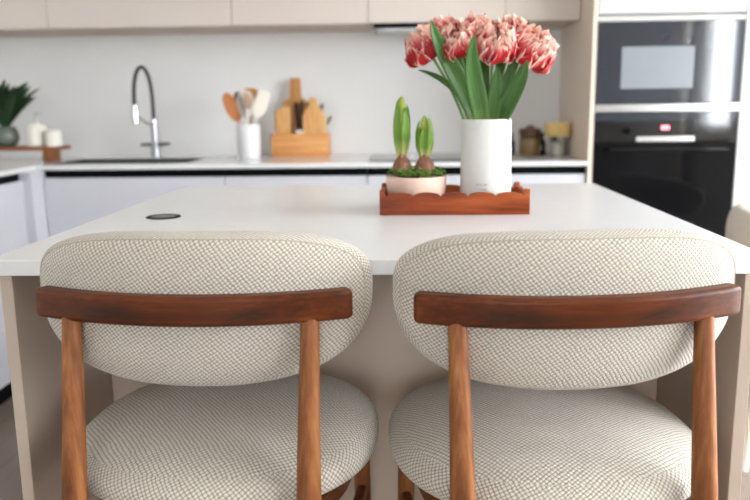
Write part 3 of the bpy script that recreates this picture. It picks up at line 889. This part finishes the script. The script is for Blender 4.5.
# knife and board rack
KY0, KY1 = 3.59, 3.705
KX0, KX1 = at(271.5, 145, KY0).x, at(328.5, 145, KY0).x
rk = thing('board_rack', 'honey wood rack box holding chopping boards and knives', 'rack', ((KX0+KX1)/2, (KY0+KY1)/2, TOP))
kw, kd = KX1-KX0, KY1-KY0
bm = bmesh.new()
add_box(bm, -kw/2, kw/2, -kd/2, -kd/2+.012, 0, .105, .0015); add_box(bm, -kw/2, kw/2, kd/2-.012, kd/2, 0, .105, .0015)
add_box(bm, -kw/2, -kw/2+.012, -kd/2+.012, kd/2-.012, 0, .105); add_box(bm, kw/2-.012, kw/2, -kd/2+.012, kd/2-.012, 0, .105)
add_box(bm, -kw/2+.012, kw/2-.012, -kd/2+.012, kd/2-.012, 0, .010)
from_bm('box', bm, M['box_wood'], rk)
def board(label, px0, px1, py_top, Y, mat, poly=None, th=.013, grp='chopping boards in the honey wood rack'):
    a = at(px0, py_top, Y); b = at(px1, py_top, Y)
    x0, x1, h = a.x, b.x, a.z-TOP-.0115
    cx = (x0+x1)/2
    t = thing('chopping_board', label, 'chopping board', (cx, Y, TOP+.0115), group=grp)
    w = (x1-x0)/2
    pl = [(x*w, y*h) for x, y in poly] if poly else [(-w, 0), (w, 0), (w, h), (-w, h)]
    prism('board', pl, -th/2, th/2, mat, t, 'XZ', bev=.003)
    return t
sl = [(-1, 0), (1, 0), (1, .97), (.55, 1), (-.4, .97), (-1, .90)]
board('tan chopping board at the crock end of the rack', 275, 290, 107, 3.62, M['board'], sl)
hnd = [(-1, 0), (1, 0), (1, .66), (.75, .71), (.45, .74), (.40, .98), (.30, 1), (-.30, 1), (-.40, .98), (-.45, .74), (-.75, .71), (-1, .66)]
board('tallest chopping board with upright handle at the back of the rack', 282, 308, 78, 3.682, M['board_dark'], hnd)
btl = [(-1, 0), (1, 0), (1, .66), (.72, .80), (.42, .88), (.36, .99), (.2, 1), (-.2, 1), (-.36, .99), (-.42, .88), (-.72, .80), (-1, .66)]
board('beech board with bottle-shaped shoulder at the front of the rack', 302, 324, 98, 3.62, M['board'], btl)
board('small pale chopping board at the end of the rack nearest the vase', 319, 327, 115, 3.645, M['pale_wood'], None, .010)
def knife(label, p0, p1, seed):
    a, b = p0, p1
    t = thing('kitchen_knife', label, 'knife', a, group='dark-handled knives in the rack')
    d = b-a
    tube('handle', [d*.42, d*.5, d*.75, d*.95, d], [.007, .0095, .0085, .010, .006], M['dark_wood'], t, n=12, flat=.7)
    dn = d.normalized(); s = dn.cross(Vector((0, 1, 0))).normalized()
    bm = bmesh.new(); P = [d*.02, d*.02+s*.004, d*.44+s*.013, d*.44-s*.009]
    vs = [bm.verts.new(p+Vector((0, -.0007, 0))) for p in P]; f = bm.faces.new(vs)
    r = bmesh.ops.extrude_face_region(bm, geom=[f])
    bmesh.ops.translate(bm, vec=(0, .0014, 0), verts=[q for q in r['geom'] if isinstance(q, bmesh.types.BMVert)])
    from_bm('blade', bm, M['steel'], t)
def kn(label, x0, x1, y1, Y, seed):
    p0 = at(x0, 146, Y); p0.z = TOP+.02
    knife(label, p0, at(x1, y1, Y), seed)
kn('dark knife handle beside the upright board handle', 300, 296, 102, 3.655, 1)
kn('dark knife handle in the gap between the two front boards', 302, 301.5, 101, 3.640, 2)
kn('dark knife handle against the bottle-shaped board', 304, 308, 102, 3.655, 3)
kn('dark knife handle leaning out towards the vase, the longest one', 314, 331, 116, 3.664, 4)
kn('dark knife handle just above the small pale board', 312, 322, 104, 3.668, 5)
kn('dark knife handle leaning out towards the crock', 287, 279, 110, 3.66, 6)

# jars by the oven column
jr = thing('storage_jar', 'glass jar of grain with dark brown lid, beside the vase', 'jar', (.556, 3.47, TOP))
lathe('glass_body', [(.001, 0), (.043, 0), (.046, .004), (.046, .082), (.040, .092), (.001, .092)], M['glass'], jr, 40)
lathe('contents', [(.001, .003), (.041, .003), (.0435, .006), (.0435, .076), (.02, .080), (.001, .081)], M['grain'], jr, 36)
lathe('lid', [(.001, .0925), (.046, .0925), (.049, .096), (.049, .112), (.044, .120), (.018, .124), (.014, .134), (.001, .136)], M['spice'], jr, 40)
j2 = thing('storage_jar', 'clear glass jar with wide cork-coloured lid, next to the oven column', 'jar', (.672, 3.44, TOP))
lathe('glass_body', [(.001, 0), (.030, 0), (.033, .003), (.033, .08), (.030, .0865), (.001, .0868)], M['glass'], j2, 40)
lathe('contents', [(.001, .003), (.029, .003), (.030, .005), (.030, .06), (.001, .062)], M['cream'], j2, 32)
lathe('lid', [(.001, .0872), (.052, .0872), (.055, .090), (.055, .142), (.051, .147), (.001, .148)], M['cork'], j2, 40)
def bottle(label, x, y, s):
    t = thing('spice_bottle', label, 'bottle', (x, y, TOP), group='dark bottles between the jars')
    lathe('body', [(.001, 0), (.022*s, 0), (.024*s, .003), (.024*s, .07*s), (.012*s, .085*s), (.012*s, .098*s), (.001, .098*s)], M['dark_bottle'], t, 28)
    lathe('cap', [(.001, .0985*s), (.014*s, .0985*s), (.014*s, .118*s), (.001, .119*s)], M['black'], t, 24)
bottle('dark spice bottle between the grain jar and the cork-lidded jar', .618, 3.53, .85)
bottle('dark spice bottle right beside the oven column panel', .708, 3.53, .8)
bottle('dark spice bottle half hidden behind the vase', .478, 3.53, .85)

# corner riser with plant, soap and jar
rs = thing('wooden_riser', 'low wooden riser standing on the counter in the corner', 'riser', (-1.785, 3.44, TOP))
box('shelf', -.225, .225, -.075, .075, .050, .066, M['riser'], rs, .003)
for a in (-.165, .165):
    box('leg', a-.018, a+.018, -.055, .055, 0, .0498, M['riser'], rs, .002)
pt = thing('potted_plant', 'dark-leaved plant in a round grey-green pot on the riser', 'plant', (-1.825, 3.44, TOP+.0665))
lathe('pot', [(.001, 0), (.03, 0), (.046, .012), (.056, .036), (.054, .062), (.044, .082), (.046, .09), (.040, .088), (.038, .07), (.001, .068)], M['pot_green'], pt, 40)
rnd = random.Random(9)
for k in range(34):
    a = 2*PI*k/17+rnd.uniform(-.2, .2); o_ = rnd.uniform(.25, 1)
    d = Vector((math.cos(a), math.sin(a), 0)); h = rnd.uniform(.17, .25)*(1.08-.3*o_)
    L = bez((0, 0, .072), d*.02+Vector((0, 0, .072+h*.4)), d*.08*o_+Vector((0, 0, .072+h*.8)), d*(.075+.07*o_)+Vector((0, 0, .072+h)), 10)
    blade('leaf', L, .017, M['plant'], pt, (d.x*.6, d.y*.6-.6, .5), .3, rnd.uniform(-.4, .4))
Lf = bez((0, 0, .072), (.05, -.01, .14), (.085, -.02, .20), at(40, 88, 3.42)-Vector((-1.825, 3.44, TOP+.0665)), 10)
blade('leaf', Lf, .016, M['plant'], pt, (-.3, -1, .3), .3, .2)
sp = thing('soap_dispenser', 'cream soap bottle with white pump on the riser', 'soap dispenser', (-1.672, 3.42, TOP+.0665))
lathe('bottle', [(.001, 0), (.041, 0), (.0445, .003), (.0445, .084), (.038, .093), (.014, .098), (.012, .106), (.001, .106)], M['cream'], sp, 36)
tube('pump', [(0, 0, .106), (0, 0, .142), (.004, -.004, .148), (.035, -.02, .146)], [.006, .005, .006, .0045], M['trim_white'], sp, n=12)
cj = thing('candle_jar', 'short cream lidded pot beside the soap bottle on the riser', 'pot', (-1.588, 3.40, TOP+.0665))
lathe('body', [(.001, 0), (.033, 0), (.0365, .003), (.0365, .062), (.001, .063)], M['cream'], cj, 36)
lathe('lid', [(.001, .0635), (.0375, .0635), (.0375, .070), (.034, .074), (.001, .075)], M['cream'], cj, 36)

# ---------------------------------------------------------------- wall cabinets
UF, UZ0, UZ1 = 3.33, 1.492, 2.35
seams = [XL+.003, -1.534, -.737, -.158, .418, PX-.003]
labs = ['warm white wall cabinet over the corner plant', 'warm white wall cabinet over the tap', 'warm white wall cabinet over the utensil crock and knife rack',
        'warm white wall cabinet with extractor, over the hyacinths', 'narrow warm white wall cabinet against the oven column']
for k, (a, b) in enumerate(zip(seams, seams[1:])):
    t = thing('wall_cabinet', labs[k], 'cabinet', ((a+b)/2, (UF+BW)/2, UZ0), group='wall cabinets over the back counter')
    hw_, hd_ = (b-a)/2, (BW-UF)/2
    box('body', -hw_+.0005, hw_-.0005, -hd_+.021, hd_-.001, .018, UZ1-UZ0, M['body'], t, .001)
    box('door', -hw_+.0015, hw_-.0015, -hd_, -hd_+.019, 0, UZ1-UZ0, M['upper_front'], t, .0012)
    box('underside', -hw_+.0005, hw_-.0005, -hd_+.021, hd_-.001, .004, .0178, M['panel'], t, 0)
struct(box('trim_1', XL+.002, PX-.003, UF+.01, BW-.001, UZ1+.001, CH-.001, M['wall'], bev=0))
ex = thing('extractor_hood', 'dark slim extractor built under the wall cabinet beside the tulips', 'extractor', (.13, 3.51, UZ0+.003))
box('housing', -.265, .265, -.155, .16, -.022, 0, M['dark_steel'], ex, .002)
box('visor', -.265, .265, -.172, -.157, -.020, -.001, M['black'], ex, .002)
for k in range(2):
    box('filter', -.25+.255*k, -.005+.255*k, -.13, .13, -.026, -.0222, M['steel'], ex, .001)

# ---------------------------------------------------------------- oven column and tall cabinet
OX0, OX1 = .752, 1.316
oc = thing('oven_column', 'tall taupe housing that holds the two black ovens', 'cabinet', (OX0, CF, 0))
def ob(name, x0, x1, y0, y1, z0, z1, m, par=oc, bev=.0015): return box(name, x0-OX0, x1-OX0, y0-CF, y1-CF, z0, z1, m, par, bev)
ob('side_panel', PX, .751, CF, BW-.001, 0, UZ1, M['column_panel'])
ob('body', OX0, OX1, CF+.56, BW-.001, .1, UZ1, M['body'])
ob('shelf', OX0, OX1, CF+.03, CF+.559, 1.118, 1.134, M['body'])
ob('shelf', OX0, OX1, CF+.03, CF+.559, .52, .536, M['body'])
ob('shelf', OX0, OX1, CF+.03, CF+.559, 1.482, 1.498, M['body'])
ob('upper_door', OX0+.001, OX1-.001, CF, CF+.019, 1.489, UZ1, M['white_front'])
ob('lower_drawer', OX0+.001, OX1-.001, CF, CF+.019, .102, .528, M['white_front'])
ob('plinth', OX0, OX1, CF+.06, CF+.075, 0, .098, M['black'])
mw = thing('microwave_oven', 'black built-in microwave with pale rectangular window, above the larger oven', 'microwave', (OX0, CF, 1.136))
def mb(name, x0, x1, y0, y1, z0, z1, m, par, bev=.0015, z=1.136): return box(name, x0-OX0, x1-OX0, y0-CF, y1-CF, z0-z, z1-z, m, par, bev)
mb('body', OX0+.02, OX1-.02, CF+.02, CF+.45, 1.138, 1.47, M['black'], mw)
mb('top_trim', OX0+.001, OX1-.001, CF-.001, CF+.018, 1.461, 1.480, M['trim_white'], mw)
mb('door', OX0+.001, OX1-.001, CF-.004, CF+.018, 1.146, 1.460, M['grey_glass'], mw)
p = at(622, 47, CF); q = at(692, 88, CF)
mb('door_window', p.x, q.x, CF-.0055, CF-.0042, q.z, p.z, M['screen'], mw, .0005)
mb('bottom_trim', OX0+.001, OX1-.001, CF-.003, CF+.018, 1.113, 1.143, M['steel'], mw)
ov = thing('wall_oven', 'glossy black built-in oven with red display, below the microwave', 'oven', (OX0, CF, .538))
def vb(name, x0, x1, y0, y1, z0, z1, m, bev=.0015): return mb(name, x0, x1, y0, y1, z0, z1, m, ov, bev, .538)
vb('body', OX0+.02, OX1-.02, CF+.02, CF+.54, .539, 1.105, M['black'])
vb('control_panel', OX0+.001, OX1-.001, CF-.003, CF+.018, .996, 1.111, M['panel_glass'])
vb('upper_fascia', OX0+.001, OX1-.001, CF-.0042, CF-.0031, 1.076, 1.110, M['grey_glass'], 0)
p = at(665, 127.5, CF); vb('display', p.x-.016, p.x+.016, CF-.0040, CF-.0031, p.z-.008, p.z+.008, M['red_led'], 0)
p = at(636, 136.5, CF); q = at(694, 141, CF); vb('touch_strip', p.x, q.x, CF-.0045, CF-.0031, q.z, p.z, M['steel'], .0003)
p = at(626, 131, CF)
kb = lathe('knob', [(.001, 0), (.015, 0), (.016, .004), (.014, .018), (.001, .019)], M['black'], ov, 28); kb.rotation_euler = (PI/2, 0, 0); kb.location = (p.x-OX0, -.0032, p.z-.538)
vb('door', OX0+.001, OX1-.001, CF-.003, CF+.018, .542, .992, M['black_glass'])
hz = .965-.538
bm = bmesh.new()
tube_into(bm, [(.05, -.045, hz), (.514, -.045, hz)], .009, 16)
for a in (.09, .474): tube_into(bm, [(a, -.0032, hz), (a, -.045, hz)], .006, 10)
from_bm('handle', bm, M['black_glass'], ov)
tc_ = thing('tall_cabinet', 'tall white cabinet at the edge of the frame beside the ovens', 'cabinet', (1.318, CF, 0))
box('body', .002, .62, .021, BW-CF-.001, .1, UZ1, M['body'], tc_)
box('door', .001, .62, 0, .019, .102, UZ1, M['trim_white'], tc_)
box('plinth', .002, .62, .06, .075, 0, .098, M['black'], tc_, 0)
struct(box('trim_2', PX, 1.94, CF+.01, BW-.001, UZ1+.001, CH-.001, M['wall'], bev=0))

# curtain at the narrow window
rows, uvs = [], []
for i in range(13):
    z = 2.32-2.2*i/12
    rows.append([(XR-.10+.022*math.sin(j*.9)+.004*math.sin(i*.7+j), -1.13+.29*j/40, z) for j in range(41)])
    uvs.append([(j/40, i/12) for j in range(41)])
cu = grid_mesh('curtain', rows, uvs, M['curtain'], None)
md = cu.modifiers.new('thick', 'SOLIDIFY'); md.thickness = .002
tag(cu, 'pleated white curtain hanging at the narrow side window', 'curtain')

# ---------------------------------------------------------------- daylight
w = bpy.data.worlds.new('daylight'); sc.world = w; w.use_nodes = True
nt = w.node_tree; bg = nt.nodes['Background']
tc = N(nt, 'ShaderNodeTexCoord'); sep = N(nt, 'ShaderNodeSeparateXYZ'); nt.links.new(tc.outputs['Generated'], sep.inputs[0])
nt.links.new(ramp(nt, mth(nt, 'MULTIPLY_ADD' if False else 'ADD', mth(nt, 'MULTIPLY', sep.outputs[2], .5), .5), [(.46, (.34, .33, .31, 1)), (.5, (.86, .90, .96, 1)), (.75, (.92, .96, 1.0, 1))]), bg.inputs['Color'])
bg.inputs['Strength'].default_value = 7.0

# ---------------------------------------------------------------- camera
cd = bpy.data.cameras.new('camera'); cam = bpy.data.objects.new('camera', cd); C.objects.link(cam)
cd.sensor_width = 36; cd.sensor_fit = 'HORIZONTAL'; cd.lens = 760/750*36
pi_, ya, ro = .187, -.042, -.0121
f = Vector((math.sin(ya)*math.cos(pi_), math.cos(ya)*math.cos(pi_), -math.sin(pi_)))
r = Vector((math.cos(ya), -math.sin(ya), 0)); u = r.cross(f)
r2 = r*math.cos(ro)+u*math.sin(ro); u2 = u*math.cos(ro)-r*math.sin(ro)
mx = Matrix((r2, u2, -f)).transposed().to_4x4(); mx.translation = (0, 0, 1.1475)
cam.matrix_world = mx
cd.dof.use_dof = True; cd.dof.focus_distance = 1.18; cd.dof.aperture_fstop = 3.4
cd.clip_start = .05
sc.camera = cam
sc.view_settings.view_transform = 'Standard'; sc.view_settings.look = 'None'
sc.view_settings.gamma = 1; sc.view_settings.use_curve_mapping = False
sc.view_settings.exposure = 1.5
sc.cycles.use_denoising = True
sc.cycles.max_bounces = 10; sc.cycles.diffuse_bounces = 5; sc.cycles.glossy_bounces = 5
